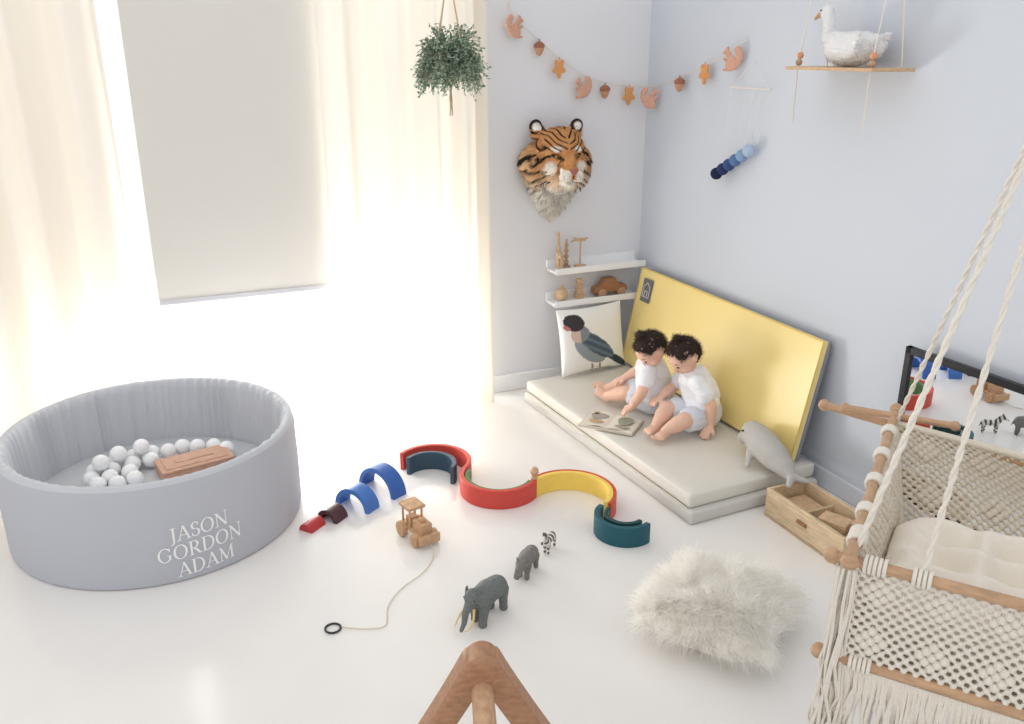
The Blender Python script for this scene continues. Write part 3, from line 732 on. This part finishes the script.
lay(E[0],E[1],.016,1,NAVY,'navy wooden arch nested inside a red one',off=(-.018,-.016),rr=.100)
lay(E[1],E[2],.016,-1,RED,'large red wooden arch in the winding track')
lay(E[1],E[2],.014,-1,GREEN,'green wooden arch nested within the red one',rr=.124,depth=.064)
lay(E[2],E[3],.009,1,ORG,'thin orange-red wooden arch around the yellow one',rr=.161)
lay(E[2],E[3],.018,1,YEL,'yellow wooden rainbow arch in the winding track',rr=.150)
T0,T1=(-.868,-1.252),(-.797,-1.400)
lay(T0,T1,.018,-1,TEAL,'dark teal wooden arch ending the winding track',rr=.100)
lay(T0,T1,.014,-1,DGREEN,'small dark green arch nested in teal arch',rr=.068)
def stand(c,r,w,rz,mat,label,d=.07):
    s=MB()
    if w>=r: s.arch(r,.0005,d,n=24)
    else: s.arch(r,r-w,d,n=28)
    return fin('wooden_arch',s,mat,loc=(*c,0),rot=(0,0,rz),bevel=.002,smooth=40,label=label,cat='toy')
stand((-1.480,-.720),.093,.018,-1.10,BLUE,'tall blue wooden arch standing like a tunnel',.062)
stand((-1.592,-.80),.075,.018,-.95,LBLUE,'lighter blue wooden arch standing like a tunnel',.062)
stand((-1.69,-.85),.042,.016,-.9,PLUM,'small dark plum wooden arch',.062)
stand((-1.765,-.885),.027,.05,-.9,DRED,'small solid red wooden half round')
s=MB(); s.ell((0,0,.016),.016,18,12); s.lathe([(.001,-.012),(.012,-.012),(.010,.002),(.001,.004)],14)
fin('wooden_peg_doll',s,WOOD,loc=(-1.0,-.985,.083),label='tiny natural wooden peg doll resting on arches',cat='toy')

# ================= wooden truck with string
tk=thing('wooden_pull_truck','natural wooden pull-along roller truck on the floor','toy truck',(-1.465,-1.085,0),-1.35)
WT=M('toy_wood_tan',(214,172,132),.5,.05,9,wood=True)
s=MB(); s.box((0,0,.035),(.13,.05,.014)); s.box((.035,0,.058),(.055,.042,.034)); s.box((.038,0,.080),(.018,.018,.012)); fin('chassis',s,WT,tk,bevel=.003)
s=MB()
for x in(-.05,-.005):
    for y in(-.022,.022): s.tube([(x,y,.04),(x,y,.105)],.004,8)
s.box((-.028,0,.108),(.068,.062,.010)); s.box((-.03,0,.055),(.03,.03,.025)); fin('cab',s,WT,tk,bevel=.002)
for y in(-.034,.034):
    for x in (-.04,.045):
        s=MB(); r=.026 if x<0 else .021; s.tube([(x,y-.009,r),(x,y+.009,r)],r,24); s.tube([(x,y-.012,r),(x,y+.012,r)],.007,12); fin('wheel',s,WT,tk,bevel=.002)
s=MB(); s.box((.078,0,.030),(.012,.075,.030)); fin('blade',s,WT,tk,bevel=.003)
K=[(-1.448,-1.17,.02),(-1.455,-1.22,.004),(-1.51,-1.29,.003),(-1.60,-1.35,.003),(-1.66,-1.42,.003),(-1.69,-1.50,.003),(-1.75,-1.49,.003),(-1.80,-1.46,.003)]
tb_=V((-1.465,-1.085,0)); RI=Matrix.Rotation(1.35,3,'Z')
s=MB(); s.tube([RI@(p-tb_) for p in smoothp(K)],.0014,6); fin('pull_string',s,M('string_tan',(214,200,172),.9),tk)
s=MB(); c=V((-1.825,-1.455,.004)); s.tube([RI@(c+V((.021*math.cos(a*pi/12),.021*math.sin(a*pi/12),0))-tb_) for a in range(25)],.0030,8); fin('pull_ring',s,M('ring_dark',(50,54,60),.4),tk)

# ================= animal figurines
el=thing('elephant_figurine','grey toy elephant with pale yellow tusks on floor','animal figurine',(-1.415,-1.57,0),pi+.55); el.scale=(1.12,1.12,1.12)
s=MB()
chain(s,[((-.040,0,.068),.028),((0,0,.072),.031),((.032,0,.074),.027)])
for x,y,f_ in((-.045,.014,-.004),(-.04,-.016,.006),(.030,.015,.010),(.034,-.016,-.004)): chain(s,[((x,y,.062),.017),((x+f_*.5,y,.034),.012),((x+f_,y,.012),.0105),((x+f_,y,.007),.0115)])
chain(s,[((.035,0,.082),.022),((.062,0,.090),.020)]); s.ell((.062,0,.102),.013)
chain(s,[((.072,0,.080),.012),((.088,0,.060),.009),((.094,0,.036),.007),((.106,0,.022),.005)])
for sg in(1,-1): s.ell((.048,sg*.027,.084),(.016,.004,.022),R=Matrix.Rotation(sg*-.5,3,'Z'))
chain(s,[((-.068,0,.07),.004),((-.076,0,.05),.003),((-.076,0,.032),.003)])
bobj('body',s,M('elephant_grey',(128,134,132),.6,.6,260,.35),.0024,2,el)
for sg in(1,-1):
    s=MB(); s.tube(smoothp([(.070,sg*.012,.066),(.084,sg*.020,.046),(.102,sg*.020,.030),(.118,sg*.012,.030)],5),[.0035-.0028*i/15 for i in range(16)],8); fin('tusk',s,M('tusk_ivory',(228,200,130),.4),el)
    s=MB(); s.ell((.0735,sg*.016,.092),.002,8,6); fin('eye',s,DARK,el)
rh=thing('rhinoceros_figurine','small grey-brown toy rhinoceros standing on floor','animal figurine',(-1.225,-1.42,0),pi+.75); rh.scale=(1.1,1.1,1.15)
s=MB(); chain(s,[((-.030,0,.048),.021),((0,0,.050),.023),((.025,0,.050),.020),((.045,0,.048),.014),((.062,0,.038),.011),((.072,0,.032),.009)])
for x,y,f_ in((-.034,.011,-.003),(-.030,-.012,.004),(.022,.011,.006),(.024,-.012,-.003)): chain(s,[((x,y,.040),.012),((x+f_,y,.020),.0075),((x+f_,y,.006),.0075)])
caps(s,(.070,0,.042),.004,(.076,0,.058),.0012); caps(s,(.060,0,.048),.003,(.063,0,.056),.001)
for sg in(1,-1): caps(s,(.044,sg*.009,.060),.004,(.042,sg*.012,.068),.0025)
chain(s,[((-.050,0,.05),.003),((-.056,0,.034),.002)])
bobj('body',s,M('rhino_grey',(146,142,138),.6,.6,300,.4),.0022,2,rh)
def zc(p):
    x,y,z=p
    k=math.sin(x*330+ (z*120 if abs(x)>.02 else 0)) if z>.032 else math.sin(z*420)
    return lin((226,222,214)) if k>-.1 else lin((90,84,80))
zb=thing('zebra_figurine','small black and white toy zebra on the floor','animal figurine',(-1.11,-1.335,0),pi+.75)
s=MB(); chain(s,[((-.024,0,.046),.0125),((0,0,.046),.0125),((.020,0,.048),.0125),((.034,0,.062),.008),((.044,0,.074),.007)]); caps(s,(.044,0,.074),.0075,(.062,0,.062),.0045)
for x,y,f_ in((-.028,.006,-.004),(-.024,-.007,.004),(.020,.006,.004),(.022,-.007,-.003)): chain(s,[((x,y,.040),.0075),((x+f_,y,.022),.0042),((x+f_*.6,y,.004),.0042)])
for sg in(1,-1): caps(s,(.042,sg*.004,.080),.003,(.040,sg*.006,.089),.0015)
chain(s,[((-.036,0,.05),.003),((-.042,0,.028),.0025)])
for i in range(6): caps(s,(.018+.0045*i,0,.060+.0045*i),.003,(.014+.0045*i,0,.065+.0045*i),.0018)
bobj('body',s,M('zebra_paint',(255,255,255),.6,vcol=True),.0019,2,zb,zc)

# ================= fluffy cushion
s=MB(); n=40; roots=[];dirs=[]
for side in(1,-1):
    for j in range(n+1):
        for i in range(n+1):
            u=2*i/n-1;w=2*j/n-1; e=max(0,(1-u**4)*(1-w**4))**.5
            x=u*.165*(1-.05*(abs(w)**3));y=w*.165*(1-.05*abs(u)**3); s.v.append((x,y,.062+side*.058*e)); s.c.append((1,1,1))
    o=(0 if side==1 else (n+1)**2)
    for j in range(n):
        for i in range(n):
            a=o+j*(n+1)+i; q=(a,a+1,a+n+2,a+n+1); s.f.append(q if side==1 else q[::-1]); s.m.append(0)
# fur gathered into soft locks
cen=[(random.uniform(-1,1),random.uniform(-1,1)) for _ in range(620)]
for cx,cy in cen:
    nv_=noise.noise_vector(V((cx*2.2,cy*2.2,3)))
    tgt=V((cx*.9+nv_.x*1.2,cy*.9+nv_.y*1.2-.25,.75))
    for k in range(34):
        u=max(-1,min(1,cx+random.gauss(0,.045)));w=max(-1,min(1,cy+random.gauss(0,.045)))
        e=max(0,(1-u**4)*(1-w**4))**.5
        z=.062+(.058*e if random.random()<.93 else -.02)
        du=V(((cx-u)*1.6,(cy-w)*1.6,0))
        roots.append((u*.165,w*.165,z)); dirs.append(tgt+du+V((random.gauss(0,.15),random.gauss(0,.15),random.gauss(0,.1))))
strands(s,roots,dirs,.066,.0010,6,.17,.45)
fin('fluffy_cushion',s,M('sheepskin',(255,253,249),.95,trans=.62),loc=(-.865,-1.87,.0),rot=(0,0,.62),smooth=0,label='fluffy long-haired white sheepskin cushion lying on floor',cat='cushion')

# ================= toy crate
cr=thing('wooden_toy_crate','open pine toy crate with handle holes by the mat','toy box',(-.255,-1.600,0))
s=MB(); w,l,h,t=.165,.36,.105,.012
s.box((0,0,.008),(w,l,.012))
s.box((-w/2+t/2,0,h/2),(t,l,h)); s.box((w/2-t/2,0,h/2),(t,l,h)); s.box((0,-l/2+t/2,h/2),(w-2*t,t,h)); s.box((0,l/2-t/2,h/2),(w-2*t,t,h)); s.box((0,.03,h/2-.01),(w-2*t,.008,h-.03))
fin('crate_body',s,PINE,cr,bevel=.0015)
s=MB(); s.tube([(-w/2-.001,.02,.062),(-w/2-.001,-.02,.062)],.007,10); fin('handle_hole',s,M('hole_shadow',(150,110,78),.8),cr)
for i,(x,y,z,a,sz) in enumerate(((-.033,-.035,.034,.05,(.05,.07,.035)),(.033,-.04,.0315,-.05,(.045,.06,.03)),(.03,-.12,.034,.05,(.06,.06,.035)),(-.036,-.125,.0365,.05,(.04,.05,.04)),(.0,.10,.0415,0,(.11,.10,.05)),(-.02,-.075,.092,.4,(.06,.09,.03)),(.03,-.125,.090,.2,(.05,.05,.03)))):
    s=MB(); s.box((0,0,0),sz); fin('wooden_block',s,WOOD,loc=(-.255+x,-1.600+y,z),rot=(0,0,a),bevel=.003,label='pale wooden building block inside the pine crate',cat='block',group='wooden blocks in crate')

# ================= seal plush
sl=thing('seal_plush','grey plush seal slumped against the yellow panel','soft toy',(-.22,-1.25,.105))
s=MB(); Q=lambda a,b,c:V((a+.22,b+1.25,c-.103))
chain(s,[(Q(-.215,-1.175,.185),.042),(Q(-.225,-1.215,.182),.051),(Q(-.235,-1.27,.172),.056),(Q(-.24,-1.33,.16),.050),(Q(-.24,-1.385,.145),.036),(Q(-.245,-1.430,.128),.018)])
s.ell(Q(-.235,-1.165,.165),(.032,.026,.026))
caps(s,Q(-.245,-1.430,.128),.016,Q(-.285,-1.465,.120),.010);caps(s,Q(-.245,-1.430,.128),.016,Q(-.215,-1.47,.124),.010)
caps(s,Q(-.28,-1.25,.15),.016,Q(-.315,-1.285,.118),.008); caps(s,Q(-.20,-1.26,.14),.016,Q(-.18,-1.29,.12),.008)
bobj('body',s,M('seal_plush_grey',(188,184,179),.95,.3,250,.05),.004,5,sl)
s=MB(); s.ell(Q(-.25,-1.156,.187),.004,8,6); s.ell(Q(-.262,-1.178,.20),.004,8,6); fin('eyes',s,DARK,sl)

# ================= mirror
mr=thing('wall_mirror','black-framed rectangular mirror on the low wall','mirror',(-.036,-2.155,.40),.045)
s=MB(); hw,hh,b=.50,.245,.022
for y in(-hw+b/2,hw-b/2): s.box((0,y,0),(.02,b,2*hh))
for z in(-hh+b/2,hh-b/2): s.box((0,0,z),(.02,2*hw,b))
fin('frame',s,BLACK,mr,bevel=.002)
s=MB(); s.box((.002,0,0),(.008,2*hw-b,2*hh-b)); fin('mirror_glass',s,M('mirror_silver',(232,236,240),.01,metal=1.),mr)

# ================= macrame swing
F0=V((-1.226,-2.632,0)); e1=V((.594,-.805,0)); e2=V((.794,.608,0)); z1=.75; z2=.57; Wd=.46; Dp=.56
ob=F0+e1*.23+e2*.28+V((0,0,.45))
sg_=thing('macrame_swing_chair','cream macrame swing chair with wooden rods and fringe','swing chair',ob)
def S(a,b,z): return F0+e1*a+e2*b+V((0,0,z))-ob
def rod(p,q,r=.0088):
    s=MB(); p=V(p);q=V(q); s.tube([p,q],r,18)
    s.ell(p,r*1.5,16,10); s.ell(q,r*1.5,16,10); fin('rod',s,WOODD,sg_)
BLp=V((-.82,-2.12,z1))-ob; BRp=V((-.60,-2.68,z1))-ob
BLc=V((-.775,-2.28,z1+.012))-ob; BRc=V((-.63,-2.60,z1+.012))-ob
SBL=V((-.755,-2.255,z1+.02))-ob
rod(S(-.03,0,z1),S(Wd+.05,0,z1)); rod(BLp,BRp)
rod(S(.0,-.04,z1+.02),SBL+e2*.03); rod(S(Wd,-.04,z1+.02),S(Wd,Dp,z1+.02))
rod(S(-.03,0,z2),S(Wd+.05,0,z2))
rod(V((-.84,-2.20,z1+.028))-ob,V((-.70,-2.36,z1+.025))-ob,.007)
top=V((-.884,-2.607,1.593))-ob
def rope(s,a,b,r=.004):
    a=V(a);b=V(b); x,y=frame(b-a); n=100
    for ph in(0,pi): s.tube([a.lerp(b,i/n)+(x*math.cos(i*.9+ph)+y*math.sin(i*.9+ph))*r*.8 for i in range(n+1)],r,6)
s=MB()
for p in (S(0,.0,z1),S(.0,.03,z1),BLc,S(.10,0,z1),S(Wd,0,z1),S(Wd,.03,z1),S(Wd,Dp,z1)): rope(s,p,top,.0030)
rope(s,top,top+V((0,0,.95)),.006); s.tube([top+V((.0,.028*math.cos(a*pi/10),.028*math.sin(a*pi/10))) for a in range(21)],.005,8)
def wraps(c0,d,k0):
    for k in range(k0):
        c=c0+d*(.007*k); o1,o2=frame(d); s.tube([c+(o1*math.cos(a*pi/6)+o2*math.sin(a*pi/6))*.0122 for a in range(13)],.0036,5)
wraps(S(.02,0,z1),e1,5);wraps(S(.0,.02,z1+.02),e2,6);wraps(S(.02,0,z2),e1,5);wraps(S(.09,0,z1),e1,4)
for t in (.2,.4,.6,.8): wraps(S(0,0,z1+.02).lerp(SBL,t),e2,4)
fin('suspension_ropes',s,CREAM,sg_)
def net(name,A,B,C_,D,nu,nv,sag,r=.0032,mat=CREAM,big=8):
    s=MB()
    def P(u,v):
        p=(A*(1-u)+B*u)*(1-v)+(D*(1-u)+C_*u)*v
        return p+sag*(4*u*(1-u))*math.sin(pi*v)
    nrm=(B-A).cross(D-A).normalized()
    for sgn in(1,-1):
        for k in range(-nv,nu+nv):
            pts=[]
            for i in range(2*nv+1):
                v=i/(2*nv); u=(k+sgn*i*.5)/nu
                if -1e-6<=u<=1+1e-6: pts.append(P(u,v)+nrm*(.0022*sgn*(1 if i%2 else -1)))
                elif pts: break
            if len(pts)>1: s.tube(pts,r,5)
    for j in range(nv*2+1):
        for i in range(nu*2+1):
            if (i+j)%2==0:
                dd=(abs((i%(2*big))-big)+abs((j%(2*big))-big))
                s.ell(P(i/nu/2,j/nv/2),r*(2.6 if dd<=big*.6 else 1.8),6,5)
    for v in(0,1): s.tube([P(i/20,v) for i in range(21)],r*2.2,6)
    for u in(0,1): s.tube([P(u,i/20) for i in range(21)],r*2.2,6)
    fin(name,s,mat,sg_,smooth=80)
bl_=S(.04,.46,z2+.02); br_=S(Wd-.02,.44,z2+.02)
net('backrest_net',BLc,BRc,br_,bl_,20,13,e2*.03,.0035,CREAMD,6)
net('front_net',S(.0,0,z1),S(Wd,0,z1),S(Wd,0,z2),S(0,0,z2),26,10,e2*.01,.0032,CREAM,5)
net('side_net',S(0,0,z1+.01),SBL,bl_,S(.0,.0,z2),26,10,e1*.02,.0032,CREAMD,5)
net('side_net',S(Wd,Dp,z1+.02),S(Wd,0,z1+.02),S(Wd,0,z2),br_,22,9,-e1*.02)
net('seat_net',S(0,0,z2),S(Wd,0,z2),br_,bl_,22,20,V((0,0,-.03)),.0034,CREAMD)
s=MB()
for i in range(135):
    a=-.01+(Wd+.02)*i/134; p=S(a,0,z2-.01); L=.22+.04*math.sin(i*.23)**2
    s.tube([p+V((random.gauss(0,.002)*k,random.gauss(0,.002)*k,-L*k/6)) for k in range(7)],[.0032]*6+[.0046],5)
for i in range(60):
    b_=.46*i/60; p=S(-.005,b_,z2-.01); L=.16+.04*math.sin(i*.4)**2
    s.tube([p+V((random.gauss(0,.002)*k,random.gauss(0,.002)*k,-L*k/6)) for k in range(7)],.0028,5)
for i in range(20):
    p=S(-.02+.0015*i,random.uniform(-.015,.015),z1-.01)
    s.tube([p+V((random.gauss(0,.0016)*k-.0015*k,random.gauss(0,.0016)*k,-.42*k/7)) for k in range(8)],.0026,5)
fin('fringe',s,CREAM,sg_,stuff=True)
def soft(c,sx,sy,sz,R=None,tu_=(-.5,0,.5),dp=.75):
    s=MB(); n=60
    for side in(1,-1):
        for j in range(n+1):
            for i in range(n+1):
                u=2*i/n-1;w=2*j/n-1; e=max(0,(1-u**6)*(1-w**6))**.4
                d=0
                for tu in tu_:
                    for tw in tu_: d=max(d,dp*math.exp(-((u-tu)**2+(w-tw)**2)*28))
                d+= .25*noise.noise(V((u*4,w*4,side)))
                q=V((u*sx/2,w*sy/2,side*sz/2*e*(1-d)))
                if R: q=R@q
                s.v.append(tuple(q+c)); s.c.append((1,1,1))
        o=(0 if side==1 else (n+1)**2)
        for j in range(n):
            for i in range(n):
                a=o+j*(n+1)+i; q=(a,a+1,a+n+2,a+n+1); s.f.append(q if side==1 else q[::-1]); s.m.append(0)
    return s
RZ=Matrix.Rotation(math.atan2(e1.y,e1.x),3,'Z')
CU=M('cushion_cream',(232,224,211),.9,.15,200)
fin('seat_cushion',soft(S(.23,.20,z2+.05),.40,.33,.15,RZ),CU,sg_,smooth=80)

# ================= wooden play gym (A-frame) near the camera
pg=thing('wooden_play_gym','wooden A-frame baby play gym with dowel','play gym',(-1.748,-2.40,0),-.33)
def Af(y):
    s=MB(); T=Matrix.Translation((0,y,0))
    for sg in(1,-1):
        L=[];n=14
        for i in range(n+1):
            t=i/n; x=sg*(.0+.24*t**1.05); z=.410-.410*t; w=.044-.004*math.sin(pi*t)
            L.append((x,z,w))
        poly=[(x+w*.72*sg,z+w*.30) for x,z,w in L]+[(x-w*.46*sg,z-w*.1) for x,z,w in L[::-1]]
        if sg<0: poly=poly[::-1]
        s.prism([(x,max(0,z)) for x,z in poly],.060,T=T)
    s.tube([(0,y-.031,.402),(0,y+.031,.402)],.033,28)
    return s
for y in(.19,-.33): fin('a_frame',Af(y),WOODG,pg,bevel=.008,smooth=40)
s=MB(); s.tube([(0,.20,.362),(0,-.34,.362)],.021,20); fin('top_dowel',s,M('dowel_wood',(206,166,132),.5,.05,8,wood=True),pg)

# ================= lighting
w=bpy.data.worlds.new('world'); sc.world=w; w.use_nodes=True
bg=w.node_tree.nodes['Background']; bg.inputs[0].default_value=(.99,.992,1.0,1); bg.inputs[1].default_value=1.05
def area(name,loc,rot,sx,sy,e,col=(1,1,1)):
    l=bpy.data.lights.new(name,'AREA'); l.shape='RECTANGLE'; l.size=sx; l.size_y=sy; l.energy=e; l.color=col
    o=bpy.data.objects.new(name,l); COL.objects.link(o); o.location=loc; o.rotation_euler=rot
area('window_daylight',(-2.3,.32,1.12),(math.radians(-90),0,0),3.0,2.2,17,(1,.99,.975))
area('window_low_sun',(-1.65,.26,.255),(math.radians(-90),0,0),1.9,.49,62,(1,.99,.97))
area('outdoor_floor_fill',(-2.3,1.75,2.5),(0,0,0),4.5,2.6,120,(1,.99,.98))  # added fill lamp, whitens the floor extended beyond the window
# ================= camera
cam=bpy.data.cameras.new('camera'); cam.lens=880/1024*36; cam.sensor_width=36; cam.clip_start=.02
co=bpy.data.objects.new('camera',cam); COL.objects.link(co); co.location=(-2.184,-3.507,1.5)
co.rotation_euler=(pi/2-math.atan(314/880),0,-math.atan(407/math.hypot(880,314)))
sc.camera=co
